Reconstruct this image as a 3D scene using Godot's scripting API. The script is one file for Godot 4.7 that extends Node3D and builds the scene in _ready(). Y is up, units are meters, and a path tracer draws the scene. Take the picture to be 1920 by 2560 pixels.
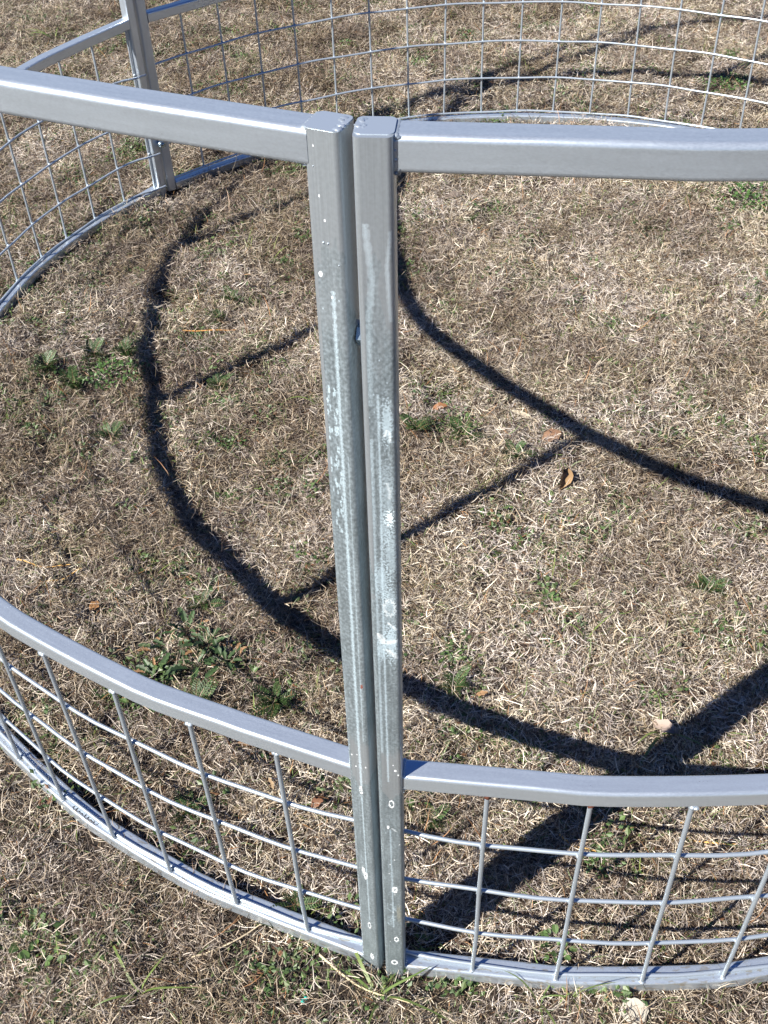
extends Node3D

# ------------------------------------------------------------------ layout
# Units are metres, y up. The ring feeder stands on the ground around RING; azimuths are
# degrees from +z towards +x, seen from the ring's centre.
const RING := Vector3(0.327, 0.0, -1.836)
const TUBE := 0.024            # side of the square steel tube
const OUT := 1.2545            # outer radius of the rails
const TOP := 1.118             # top faces of the three rails
const MID := 0.452
const LOW := 0.0245
const STEP := 4.72             # degrees between the upright wires (about 10 cm)
const JOINTS := [-15.55, 104.45, 224.2]

var rng := RandomNumberGenerator.new()
var bump := FastNoiseLite.new()
var patch := FastNoiseLite.new()
var fine := FastNoiseLite.new()
var M := {}
var used := {}

func _ready():
	rng.seed = 20417
	# camera, sky, sun, exposure
	var cam := Camera3D.new()
	cam.name = "camera"
	var pitch := deg_to_rad(43.7)
	var fw := Vector3(0, -sin(pitch), -cos(pitch))
	var rt := Vector3(1, 0, 0)
	var up := rt.cross(fw)
	var roll := deg_to_rad(-2.2)
	var rt2 := rt * cos(roll) + up * sin(roll)
	var up2 := up * cos(roll) - rt * sin(roll)
	cam.transform = Transform3D(Basis(rt2, up2, -fw), Vector3(0, 1.405, 0))
	cam.fov = 49.44
	cam.near = 0.02
	cam.far = 500.0
	add_child(cam)
	cam.current = true
	var env := Environment.new()
	env.background_mode = Environment.BG_SKY
	var sm := ProceduralSkyMaterial.new()
	sm.sky_top_color = Color(0.13, 0.31, 0.62)
	sm.sky_horizon_color = Color(0.62, 0.76, 0.92)
	sm.sky_curve = 0.30
	sm.ground_bottom_color = Color(0.35, 0.31, 0.25)
	sm.ground_horizon_color = Color(0.50, 0.60, 0.70)
	sm.sun_angle_max = 8.0
	var sky := Sky.new()
	sky.sky_material = sm
	env.sky = sky
	env.background_energy_multiplier = 0.33
	env.tonemap_mode = Environment.TONE_MAPPER_LINEAR
	env.tonemap_exposure = 2.35
	env.sdfgi_enabled = true
	env.ssao_enabled = true
	env.ssil_enabled = true
	var we := WorldEnvironment.new()
	we.name = "world_environment"
	we.environment = env
	add_child(we)
	var sun := DirectionalLight3D.new()
	sun.name = "sun"
	sun.basis = Basis.looking_at(Vector3(0.89, -1.0, -0.62))
	sun.light_energy = 1.6
	sun.light_color = Color(1.0, 0.98, 0.945)
	sun.light_angular_distance = 0.5
	sun.shadow_enabled = true
	add_child(sun)

	bump.seed = 5; bump.frequency = 1.0; bump.fractal_octaves = 3
	patch.seed = 11; patch.frequency = 1.0; patch.fractal_octaves = 2
	fine.seed = 23; fine.frequency = 1.0; fine.fractal_octaves = 3
	materials()
	ground()
	feeder()
	grass()
	weeds()
	litter()

# ------------------------------------------------------------------ naming
func numbered(called: String) -> String:
	var n: int = used.get(called, 0)
	used[called] = n + 1
	return called if n == 0 else "%s_%03d" % [called, n]

func tag(o: Node, label: String, category: String, group := "", kind := ""):
	o.set_meta("label", label)
	o.set_meta("category", category)
	if group != "":
		o.set_meta("group", group)
	if kind != "":
		o.set_meta("kind", kind)

func part(called: String, mesh: Mesh, parent: Node, mat: Material, label := "") -> MeshInstance3D:
	var o := MeshInstance3D.new()
	o.name = called
	o.mesh = mesh
	o.material_override = mat
	parent.add_child(o, true)
	if label != "":
		o.set_meta("label", label)
	return o

# ------------------------------------------------------------------ mesh building
class Shape:
	var v := PackedVector3Array()
	var n := PackedVector3Array()
	var u := PackedVector2Array()
	var c := PackedColorArray()
	var i := PackedInt32Array()
	var tint := Color.WHITE
	func vert(p: Vector3, q: Vector3, t := Vector2.ZERO) -> int:
		v.append(p); n.append(q); u.append(t); c.append(tint)
		return v.size() - 1
	func tri(a: int, b: int, d: int):
		var g := (v[b] - v[a]).cross(v[d] - v[a])
		if g.dot(n[a] + n[b] + n[d]) > 0.0:
			i.append_array([a, d, b])
		else:
			i.append_array([a, b, d])
	func quad(a: int, b: int, d: int, e: int):
		tri(a, b, d); tri(a, d, e)
	func flat(ps: Array):
		var q: Vector3 = (ps[2] - ps[0]).cross(ps[1] - ps[0]).normalized()
		var k: Array = []
		for p in ps:
			k.append(vert(p, q))
		for j in range(1, k.size() - 1):
			tri(k[0], k[j], k[j + 1])
	func done() -> ArrayMesh:
		var a: Array = []
		a.resize(Mesh.ARRAY_MAX)
		a[Mesh.ARRAY_VERTEX] = v
		a[Mesh.ARRAY_NORMAL] = n
		a[Mesh.ARRAY_TEX_UV] = u
		a[Mesh.ARRAY_COLOR] = c
		a[Mesh.ARRAY_INDEX] = i
		var m := ArrayMesh.new()
		m.add_surface_from_arrays(Mesh.PRIMITIVE_TRIANGLES, a)
		return m

# a square tube with rounded corners along a row of [centre, outward, sideways]
func sweep(s: Shape, row: Array, ulen: float, half := TUBE / 2, rad := 0.0042):
	var prof: Array = []       # [x outward, y sideways, nx, ny, length so far]
	var flat := half - rad
	var corners := [Vector2(flat, flat), Vector2(-flat, flat), Vector2(-flat, -flat), Vector2(flat, -flat)]
	var run := 0.0
	prof.append([half, -flat, 1.0, 0.0, 0.0])
	run += flat * 2
	for k in 4:
		var a0 := k * PI / 2
		for j in 5:
			var a := a0 + j * PI / 8
			if j > 0:
				run += rad * PI / 8
			prof.append([corners[k].x + cos(a) * rad, corners[k].y + sin(a) * rad, cos(a), sin(a), run])
		run += flat * 2
	prof.pop_back()
	var last: Array = prof[0].duplicate()
	last[4] = run - flat * 2
	prof.append(last)
	var total: float = last[4]
	var along := 0.0
	var before := -1
	for r in row.size():
		var p: Vector3 = row[r][0]
		var o: Vector3 = row[r][1]
		var b: Vector3 = row[r][2]
		if r > 0:
			along += p.distance_to(row[r - 1][0])
		var start := s.v.size()
		for q in prof:
			s.vert(p + o * q[0] + b * q[1], o * q[2] + b * q[3], Vector2(along / ulen, q[4] / total))
		if r > 0:
			for k in prof.size() - 1:
				s.quad(before + k, before + k + 1, start + k + 1, start + k)
		before = start
	for e in [0, row.size() - 1]:
		var p: Vector3 = row[e][0]
		var q: Vector3 = row[e][1]
		var b: Vector3 = row[e][2]
		var out: Vector3 = (p - row[1 if e == 0 else e - 1][0]).normalized()
		var mid := s.vert(p + out * 0.0006, out, Vector2(0.975, 0.62))
		var ks: Array = []
		for k in prof.size() - 1:
			ks.append(s.vert(p + q * prof[k][0] + b * prof[k][1], out, Vector2(0.975, 0.62)))
		for k in ks.size():
			s.tri(mid, ks[k], ks[(k + 1) % ks.size()])

func tube(s: Shape, pts: Array, r: float, sides := 8, tip := 1.0):
	var before := -1
	var ref := Vector3(0.31, 0.9, 0.2).normalized()
	for k in pts.size():
		var d: Vector3 = (pts[min(k + 1, pts.size() - 1)] - pts[max(k - 1, 0)]).normalized()
		if abs(d.dot(ref)) > 0.95:
			ref = Vector3(1, 0.1, 0).normalized()
		var x := d.cross(ref).normalized()
		var y := d.cross(x)
		var rr: float = r * lerp(1.0, tip, float(k) / max(1, pts.size() - 1))
		var start := s.v.size()
		for j in sides + 1:
			var a := TAU * j / sides
			var q := x * cos(a) + y * sin(a)
			s.vert(pts[k] + q * rr, q, Vector2(k * 0.1, float(j) / sides))
		if k > 0:
			for j in sides:
				s.quad(before + j, before + j + 1, start + j + 1, start + j)
		before = start
	for e in [0, pts.size() - 1]:
		var d: Vector3 = (pts[e] - pts[1 if e == 0 else e - 1]).normalized()
		var start: int = 0 if e == 0 else before
		if e == 0:
			start = before - (sides + 1) * (pts.size() - 1)
		var mid := s.vert(pts[e] + d * r * 0.25, d)
		var ks: Array = []
		for j in sides:
			ks.append(s.vert(s.v[start + j], d))
		for j in sides:
			s.tri(mid, ks[j], ks[(j + 1) % sides])

func lump(s: Shape, at: Vector3, r: Vector3, rough := 0.12):
	var rings := 5
	var segs := 8
	var rows: Array = []
	for a in rings + 1:
		var t := PI * a / rings
		var row: Array = []
		for b in segs:
			var f := TAU * b / segs
			var d := Vector3(sin(t) * cos(f), cos(t), sin(t) * sin(f))
			var w := 1.0 + (rng.randf_range(-rough, rough) if a > 0 and a < rings else 0.0)
			row.append(s.vert(at + d * r * w, (d / r).normalized(), Vector2(b * 0.1, a * 0.1)))
		rows.append(row)
	for a in rings:
		for b in segs:
			s.quad(rows[a][b], rows[a][(b + 1) % segs], rows[a + 1][(b + 1) % segs], rows[a + 1][b])

# a thin blade: points along it, widths, the direction across
func ribbon(s: Shape, pts: Array, ws: Array, side: Vector3):
	var before := -1
	var count := pts.size()
	for k in count:
		var d: Vector3 = (pts[min(k + 1, count - 1)] - pts[max(k - 1, 0)])
		var q := side.cross(d).normalized()
		if q.y < 0.0:
			q = -q
		var start := s.v.size()
		if k == count - 1:
			s.vert(pts[k], q)
			s.tri(before, before + 1, start)
		else:
			s.vert(pts[k] - side * ws[k] * 0.5, q)
			s.vert(pts[k] + side * ws[k] * 0.5, q)
			if k > 0:
				s.quad(before, before + 1, start + 1, start)
		before = start

func polar(az: float, r: float, y: float) -> Vector3:
	var a := deg_to_rad(az)
	return Vector3(r * sin(a), y, r * cos(a))

# ------------------------------------------------------------------ materials
func plain(c: Color, rough: float, metal := 0.0) -> StandardMaterial3D:
	var m := StandardMaterial3D.new()
	m.albedo_color = c
	m.roughness = rough
	m.metallic = metal
	return m

func tinted(rough: float, through := 0.0, spec := 0.5) -> StandardMaterial3D:
	var m := StandardMaterial3D.new()
	m.vertex_color_use_as_albedo = true
	m.roughness = rough
	m.metallic_specular = spec
	m.cull_mode = BaseMaterial3D.CULL_DISABLED
	if through > 0.0:
		m.backlight_enabled = true
		m.backlight = Color(through, through, through)
	return m

func tex(img: Image) -> ImageTexture:
	img.generate_mipmaps()
	return ImageTexture.create_from_image(img)

func materials():
	M.rail = rail_material(3)
	M.rail_low = rail_material(8, true)
	M.post = rail_material(14)
	M.wire = plain(Color(0.69, 0.73, 0.77), 0.38, 0.62)
	M.weld = plain(Color(0.66, 0.70, 0.74), 0.42, 0.6)
	M.rust = plain(Color(0.30, 0.15, 0.09), 0.8, 0.1)
	M.bolt = plain(Color(0.60, 0.66, 0.70), 0.25, 0.9)
	M.ink = plain(Color(0.05, 0.05, 0.07), 0.6)
	M.straw = tinted(0.5, 0.12, 0.5)
	M.leaf = tinted(0.5, 0.5, 0.45)
	M.dead = tinted(0.7, 0.25, 0.35)
	M.post_left = post_material(true)
	M.post_right = post_material(false)
	# bare soil and thatch below the grass
	var g := StandardMaterial3D.new()
	var n := FastNoiseLite.new()
	n.seed = 77; n.frequency = 0.03; n.fractal_octaves = 5
	var im := Image.create(512, 512, false, Image.FORMAT_RGB8)
	var src := n.get_seamless_image(512, 512)
	for y in 512:
		for x in 512:
			var t := src.get_pixel(x, y).r
			im.set_pixel(x, y, Color(0.09, 0.072, 0.056).lerp(Color(0.24, 0.19, 0.15), t))
	g.albedo_texture = tex(im)
	var nm := src.duplicate() as Image
	nm.bump_map_to_normal_map(9.0)
	g.normal_enabled = true
	g.normal_texture = tex(nm)
	g.roughness = 0.95
	g.uv1_triplanar = true
	g.uv1_world_triplanar = true
	g.uv1_scale = Vector3(7.3, 7.3, 7.3)
	M.soil = g

# galvanised tube: drawn lengthwise, mottled, with the faint seam the mill leaves
func rail_material(seed_: int, low := false) -> StandardMaterial3D:
	var n := FastNoiseLite.new()
	n.seed = seed_; n.fractal_octaves = 4; n.frequency = 1.0
	var w := 768
	var h := 128
	var im := Image.create(w, h, false, Image.FORMAT_RGB8)
	var orm := Image.create(w, h, false, Image.FORMAT_RGB8)
	for x in w:
		var a := TAU * x / w
		for y in h:
			var streak := n.get_noise_3d(cos(a) * 1.2, sin(a) * 1.2, y * 0.16)
			var spot := n.get_noise_3d(cos(a) * 48.0, sin(a) * 48.0, y * 0.7 + 40.0)
			var g := 0.795 + streak * 0.02 + spot * 0.03
			var col := Color(g * 0.945, g * 0.995, g * 1.045)
			if low:       # dried mud and straw juice in small blotches on the bottom rails
				var mud := smoothstep(0.24, 0.36, n.get_noise_3d(cos(a) * 6.0, sin(a) * 6.0 + 70.0, y * 0.12))
				col = col.lerp(Color(0.60, 0.54, 0.44), mud * 0.45)
			im.set_pixel(x, y, col)
			var r := 0.32 + streak * 0.06 + spot * 0.03
			orm.set_pixel(x, y, Color(1.0, clampf(r, 0.2, 0.7), 0.72 - spot * 0.05))
	var m := StandardMaterial3D.new()
	m.albedo_texture = tex(im)
	m.roughness = 1.0
	m.metallic = 1.0
	var o := tex(orm)
	m.roughness_texture = o
	m.roughness_texture_channel = BaseMaterial3D.TEXTURE_CHANNEL_GREEN
	m.metallic_texture = o
	m.metallic_texture_channel = BaseMaterial3D.TEXTURE_CHANNEL_BLUE
	return m

const PW := 2048               # texture of an end post: lengthwise by round the tube
const PH := 256
var pim: Image
var porm: Image

func post_px(h: float, b: float) -> Vector2:   # height on the post, place across its outer face
	return Vector2(h / 1.118 * PW, (b + 0.0088) / 0.0905 * PH)

func dab(h: float, b: float, c: Color, k: float, rough := 0.75, metal := 0.05):
	var p := post_px(h, b)
	var x := int(p.x)
	var y := int(p.y)
	if x < 0 or x >= PW or y < 0 or y >= PH:
		return
	k = clampf(k, 0.0, 1.0)
	pim.set_pixel(x, y, pim.get_pixel(x, y).lerp(c, k))
	porm.set_pixel(x, y, porm.get_pixel(x, y).lerp(Color(1, rough, metal), k))

# a blot with a ragged edge; hollow > 0 leaves its middle open (a ring)
func blot(h: float, b: float, rh: float, rb: float, k: float, hollow := 0.0, c := Color(0.90, 0.92, 0.93), ragged := 0.35):
	var e := 1.5
	var nx := int(rh * e * 2 / 0.000546) + 2
	var ny := int(rb * e * 2 / 0.000353) + 2
	for i in nx:
		for j in ny:
			var dh: float = -rh * e + rh * e * 2 * i / (nx - 1)
			var db: float = -rb * e + rb * e * 2 * j / (ny - 1)
			if abs(b + db) > 0.0105:
				continue
			var d := sqrt(dh * dh / (rh * rh) + db * db / (rb * rb))
			d += fine.get_noise_2d((h + dh) * 420.0, (b + db) * 420.0) * ragged * 1.3
			var t := 1.0 - smoothstep(0.82, 1.0, d)
			if hollow > 0.0:
				t *= smoothstep(hollow - 0.12, hollow + 0.08, d)
			if t > 0.0:
				dab(h + dh, b + db, c, t * k)

# a stroke of chalk or a run of pale zinc between points [height, across]
func stroke(pts: Array, wd: float, k: float, c := Color(0.88, 0.91, 0.92), ragged := 0.4):
	var seen := {}
	for q in pts.size() - 1:
		var p0 := Vector2(pts[q][0], pts[q][1])
		var p1 := Vector2(pts[q + 1][0], pts[q + 1][1])
		var steps := int(max(abs(p1.x - p0.x) / 0.0004, abs(p1.y - p0.y) / 0.00025)) + 1
		for i in steps + 1:
			var p := p0.lerp(p1, float(i) / steps)
			var w := wd * (1.0 + fine.get_noise_2d(p.x * 300.0, p.y * 300.0 + 9.0) * ragged * 2.0)
			var m := int(w / 0.00025) + 1
			for j in range(-m, m + 1):
				var r: float = float(j) / m
				var flat: bool = abs(p1.x - p0.x) > abs(p1.y - p0.y)
				var h: float = p.x if flat else p.x + r * w
				var b: float = p.y + r * w if flat else p.y
				if abs(b) > 0.0105:
					continue
				var key := Vector2i(post_px(h, b))
				if seen.has(key):
					continue
				seen[key] = true
				dab(h, b, c, k * (0.65 + 0.6 * fine.get_noise_2d(h * 900.0, b * 900.0)) * (1.0 - 0.5 * abs(r)))

func post_material(left: bool) -> StandardMaterial3D:
	pim = Image.create(PW, PH, false, Image.FORMAT_RGB8)
	porm = Image.create(PW, PH, false, Image.FORMAT_RGB8)
	var off := 0.0 if left else 31.0
	for x in PW:
		var h := 1.118 * x / PW
		for y in PH:
			var b := 0.0905 * y / PH - 0.0088
			var streak := fine.get_noise_2d(h * 5.0 + off, b * 500.0)
			var spot := fine.get_noise_2d(h * 260.0, b * 260.0 + off)
			var cloud := fine.get_noise_2d(h * 16.0 + off, b * 60.0)
			# polished by the weld's heat at the top and at the middle rail; the edge wanders
			var edge := cloud * 0.05 + absf(b) * 2.5
			var clean := smoothstep(1.035, 1.045, h + edge * (1.0 if left else 1.5)) + smoothstep(0.415, 0.420, h + cloud * 0.012 - absf(b) * 1.2) * (1.0 - smoothstep(0.49, 0.515, h + cloud * 0.03))
			clean += smoothstep(0.94, 1.0, h + cloud * 0.08) * 0.5
			clean = clampf(clean, 0.0, 1.0)
			var dull := 0.645 + cloud * 0.06 + streak * 0.05 + spot * 0.09
			var g := lerpf(dull, 0.725 + streak * 0.03 + spot * 0.025, clean)
			var col := Color(g * 0.925, g * 1.0, g * 1.04).lerp(Color(g * 0.955, g, g * 1.035), clean)
			pim.set_pixel(x, y, col)
			porm.set_pixel(x, y, Color(1, clampf(lerpf(0.50 + spot * 0.2, 0.38 + streak * 0.06, clean), 0.25, 0.8), lerpf(0.68, 0.70, clean)))
	var pale := Color(0.74, 0.82, 0.86)
	var white := Color(0.93, 0.94, 0.94)
	if left:
		stroke([[1.0, 0.0018], [0.80, 0.0012], [0.50, 0.0006], [0.42, 0.0008]], 0.0013, 0.85, pale)
		stroke([[0.40, 0.0005], [0.13, 0.0012]], 0.0007, 0.7, pale)
		stroke([[0.86, 0.0062], [0.50, 0.0060]], 0.0005, 0.5, pale)
		blot(1.011, -0.0066, 0.0022, 0.0015, 1.0, 0.0, white, 0.1)
		for d in [[1.098, -0.006], [1.066, -0.004], [1.05, -0.0012], [0.995, 0.001], [0.47, -0.008], [0.473, -0.002], [0.452, -0.004], [0.456, 0.007]]:
			blot(d[0], d[1], rng.randf_range(0.0007, 0.0013), rng.randf_range(0.0004, 0.0008), 1.0, 0.0, white, 0.2)
		for k in 46:
			blot(rng.randf_range(0.78, 0.92), rng.randf_range(-0.0085, 0.0), rng.randf_range(0.0015, 0.005), rng.randf_range(0.0004, 0.0013), 0.5, 0.0, pale, 0.7)
		blot(0.411, 0.0002, 0.0085, 0.0018, 1.0, 0.62, white)
		blot(0.413, 0.0006, 0.004, 0.0006, 0.9, 0.0, white)
		blot(0.236, -0.0006, 0.0085, 0.0024, 0.95, 0.35, white, 0.6)
		blot(0.247, -0.0032, 0.0065, 0.0018, 0.9, 0.0, white, 0.8)
		blot(0.116, 0.0006, 0.0085, 0.0024, 0.95, 0.70, white, 0.2)
		blot(0.034, 0.0016, 0.0085, 0.0023, 0.9, 0.45, white)
		blot(0.586, 0.0072, 0.004, 0.0011, 0.8, 0.0, Color(0.45, 0.2, 0.15), 0.5)
	else:
		stroke([[0.93, -0.0018], [0.82, -0.0020], [0.70, -0.0026], [0.45, -0.0024]], 0.0009, 0.8, pale)
		stroke([[0.36, -0.0018], [0.14, -0.0010]], 0.0010, 0.7, pale)
		stroke([[0.89, -0.0078], [0.5, -0.0078]], 0.0014, 0.6, pale)
		stroke([[1.06, -0.0072], [1.02, -0.0035], [0.99, -0.0065], [0.92, -0.0078]], 0.0022, 0.5, pale, 0.3)
		stroke([[1.055, 0.0092], [1.03, 0.0062], [0.99, 0.0085]], 0.0014, 0.4, pale, 0.3)
		# clouds of white chalk rubbed across the face
		for q in [[0.905, 0.004, 0.02, 0.004, 0.5], [0.835, 0.004, 0.03, 0.005, 0.28], [0.80, 0.001, 0.018, 0.004, 0.32], [0.772, 0.005, 0.03, 0.005, 0.38], [0.742, -0.003, 0.02, 0.006, 0.45], [0.72, 0.004, 0.016, 0.006, 0.35], [0.665, 0.004, 0.022, 0.006, 0.62], [0.655, -0.005, 0.014, 0.004, 0.5], [0.70, 0.003, 0.03, 0.007, 0.2]]:
			blot(q[0], q[1], q[2], q[3], q[4], 0.0, pale, 0.9)
		stroke([[0.893, 0.0022], [0.899, 0.0040], [0.897, 0.0058], [0.888, 0.0062]], 0.0010, 0.8, white, 0.2)
		stroke([[0.848, 0.0030], [0.840, 0.0052], [0.832, 0.0048]], 0.0012, 0.6, white)
		blot(0.812, 0.0045, 0.008, 0.0034, 0.85, 0.0, Color(0.84, 0.89, 0.91), 0.9)
		# the chalked figures, written sideways up the post
		blot(0.709, 0.0030, 0.0115, 0.0056, 0.6, 0.68, white, 0.4)
		stroke([[0.690, 0.0008], [0.687, 0.0045], [0.681, 0.0088]], 0.0013, 0.9, white, 0.2)
		stroke([[0.676, -0.0086], [0.668, -0.0040], [0.6625, -0.0022]], 0.0034, 0.85, white, 0.3)
		stroke([[0.664, 0.0002], [0.6655, 0.0045], [0.667, 0.0095]], 0.0026, 0.9, white, 0.2)
		stroke([[0.655, 0.0002], [0.648, 0.0060], [0.643, 0.0095]], 0.0030, 0.75, white, 0.4)
		blot(0.409, 0.0003, 0.0080, 0.0030, 1.0, 0.66, white, 0.2)
		blot(0.364, -0.0040, 0.0036, 0.0014, 0.95, 0.0, white, 0.4)
		stroke([[0.362, 0.0004], [0.356, 0.0050]], 0.0012, 0.7, white)
		blot(0.470, 0.0048, 0.0018, 0.0014, 1.0, 0.0, white)
		blot(0.462, 0.0078, 0.0014, 0.0008, 1.0, 0.0, white)
		blot(0.231, 0.0016, 0.0070, 0.0034, 0.95, 0.40, white, 0.4)
		for k in 26:
			var hh := rng.randf_range(0.15, 0.20)
			var bb := rng.randf_range(-0.0088, 0.001)
			stroke([[hh, bb], [hh + rng.randf_range(-0.008, 0.008), bb + rng.randf_range(0.001, 0.005)]], 0.0007, 0.55, pale, 0.5)
		blot(0.175, 0.006, 0.02, 0.003, 0.3, 0.0, Color(0.55, 0.48, 0.33), 0.8)
		blot(0.109, 0.0020, 0.0070, 0.0030, 0.95, 0.55, white, 0.2)
		blot(0.046, -0.0012, 0.0068, 0.0046, 0.9, 0.50, white, 0.2)
		for k in 9:
			blot(rng.randf_range(0.01, 0.56), rng.randf_range(-0.009, 0.0095), 0.0011, 0.0005, 0.9, 0.0, white, 0.3)
	for k in 30:
		blot(rng.randf_range(0.02, 1.0), rng.randf_range(-0.009, 0.0095), 0.0007, 0.0004, 0.6, 0.0, pale, 0.2)
	for k in 34:
		var hh := rng.randf_range(0.05, 0.95)
		var bb := rng.randf_range(-0.009, 0.005)
		stroke([[hh, bb], [hh - rng.randf_range(-0.004, 0.010), bb + rng.randf_range(0.001, 0.005)]], 0.0003, 0.4, pale, 0.2)
	var m := StandardMaterial3D.new()
	m.albedo_texture = tex(pim)
	m.roughness = 1.0
	m.metallic = 1.0
	var o := tex(porm)
	m.roughness_texture = o
	m.roughness_texture_channel = BaseMaterial3D.TEXTURE_CHANNEL_GREEN
	m.metallic_texture = o
	m.metallic_texture_channel = BaseMaterial3D.TEXTURE_CHANNEL_BLUE
	return m

# ------------------------------------------------------------------ ground
func gh(x: float, z: float) -> float:
	return bump.get_noise_2d(x * 2.2, z * 2.2) * 0.014 + bump.get_noise_2d(x * 9.0 + 50.0, z * 9.0) * 0.013 - 0.005

func ground():
	var xs: Array = []
	for k in range(-60, 61):
		xs.append(k * 0.06)
	var far := [4.4, 6.0, 9.0, 14.0, 25.0, 50.0, 100.0, 200.0]
	for f in far:
		xs.append(f); xs.push_front(-f)
	var s := Shape.new()
	var w := xs.size()
	for a in w:
		for b in w:
			var x: float = xs[a]
			var z: float = xs[b] - 2.0
			var e := 0.02
			var q := Vector3(gh(x - e, z) - gh(x + e, z), 2 * e, gh(x, z - e) - gh(x, z + e)).normalized()
			s.vert(Vector3(x, gh(x, z), z), q)
	for a in w - 1:
		for b in w - 1:
			s.quad(a * w + b, a * w + b + 1, (a + 1) * w + b + 1, (a + 1) * w + b)
	var o := part("ground", s.done(), self, M.soil)
	o.set_meta("kind", "structure")
	o.set_meta("label", "brown soil of the pasture under the dry grass")

# ------------------------------------------------------------------ the ring feeder
# the left panel has been leant on: its lower half is pushed in a little, its top rail out
func warp(p: int, az: float, y: float) -> float:
	if p != 0:
		return 0.0
	var t := clampf((y - 0.44) / 0.66, 0.0, 1.0)
	var into := -0.042 * exp(-2.0 * pow((az + 84.0) / 30.0, 2.0))
	var out := 0.033 * exp(-2.0 * pow((az + 70.0) / 16.0, 2.0))
	return lerpf(into, out, t)

func arc(p: int, a0: float, a1: float, y: float, seed_: int) -> Array:
	var row: Array = []
	var steps := int((a1 - a0) / 1.2)
	var rc := OUT - TUBE / 2
	for k in steps + 1:
		var az := lerpf(a0, a1, float(k) / steps)
		# the ends stay straight where the roller could not reach; the bender left slight facets
		var r := rc
		var d: float = min(az - a0, a1 - az)
		if d < 6.5:
			r = rc / cos(deg_to_rad(6.5 - d))
		else:
			var f := fposmod(az + seed_ * 3.1, 9.4) - 4.7
			r = rc * lerpf(1.0, 0.9988 / cos(deg_to_rad(f)), 0.55)
		row.append([polar(az, r + warp(p, az, y), y), polar(az, 1.0, 0.0), Vector3.UP])
	return row

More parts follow.
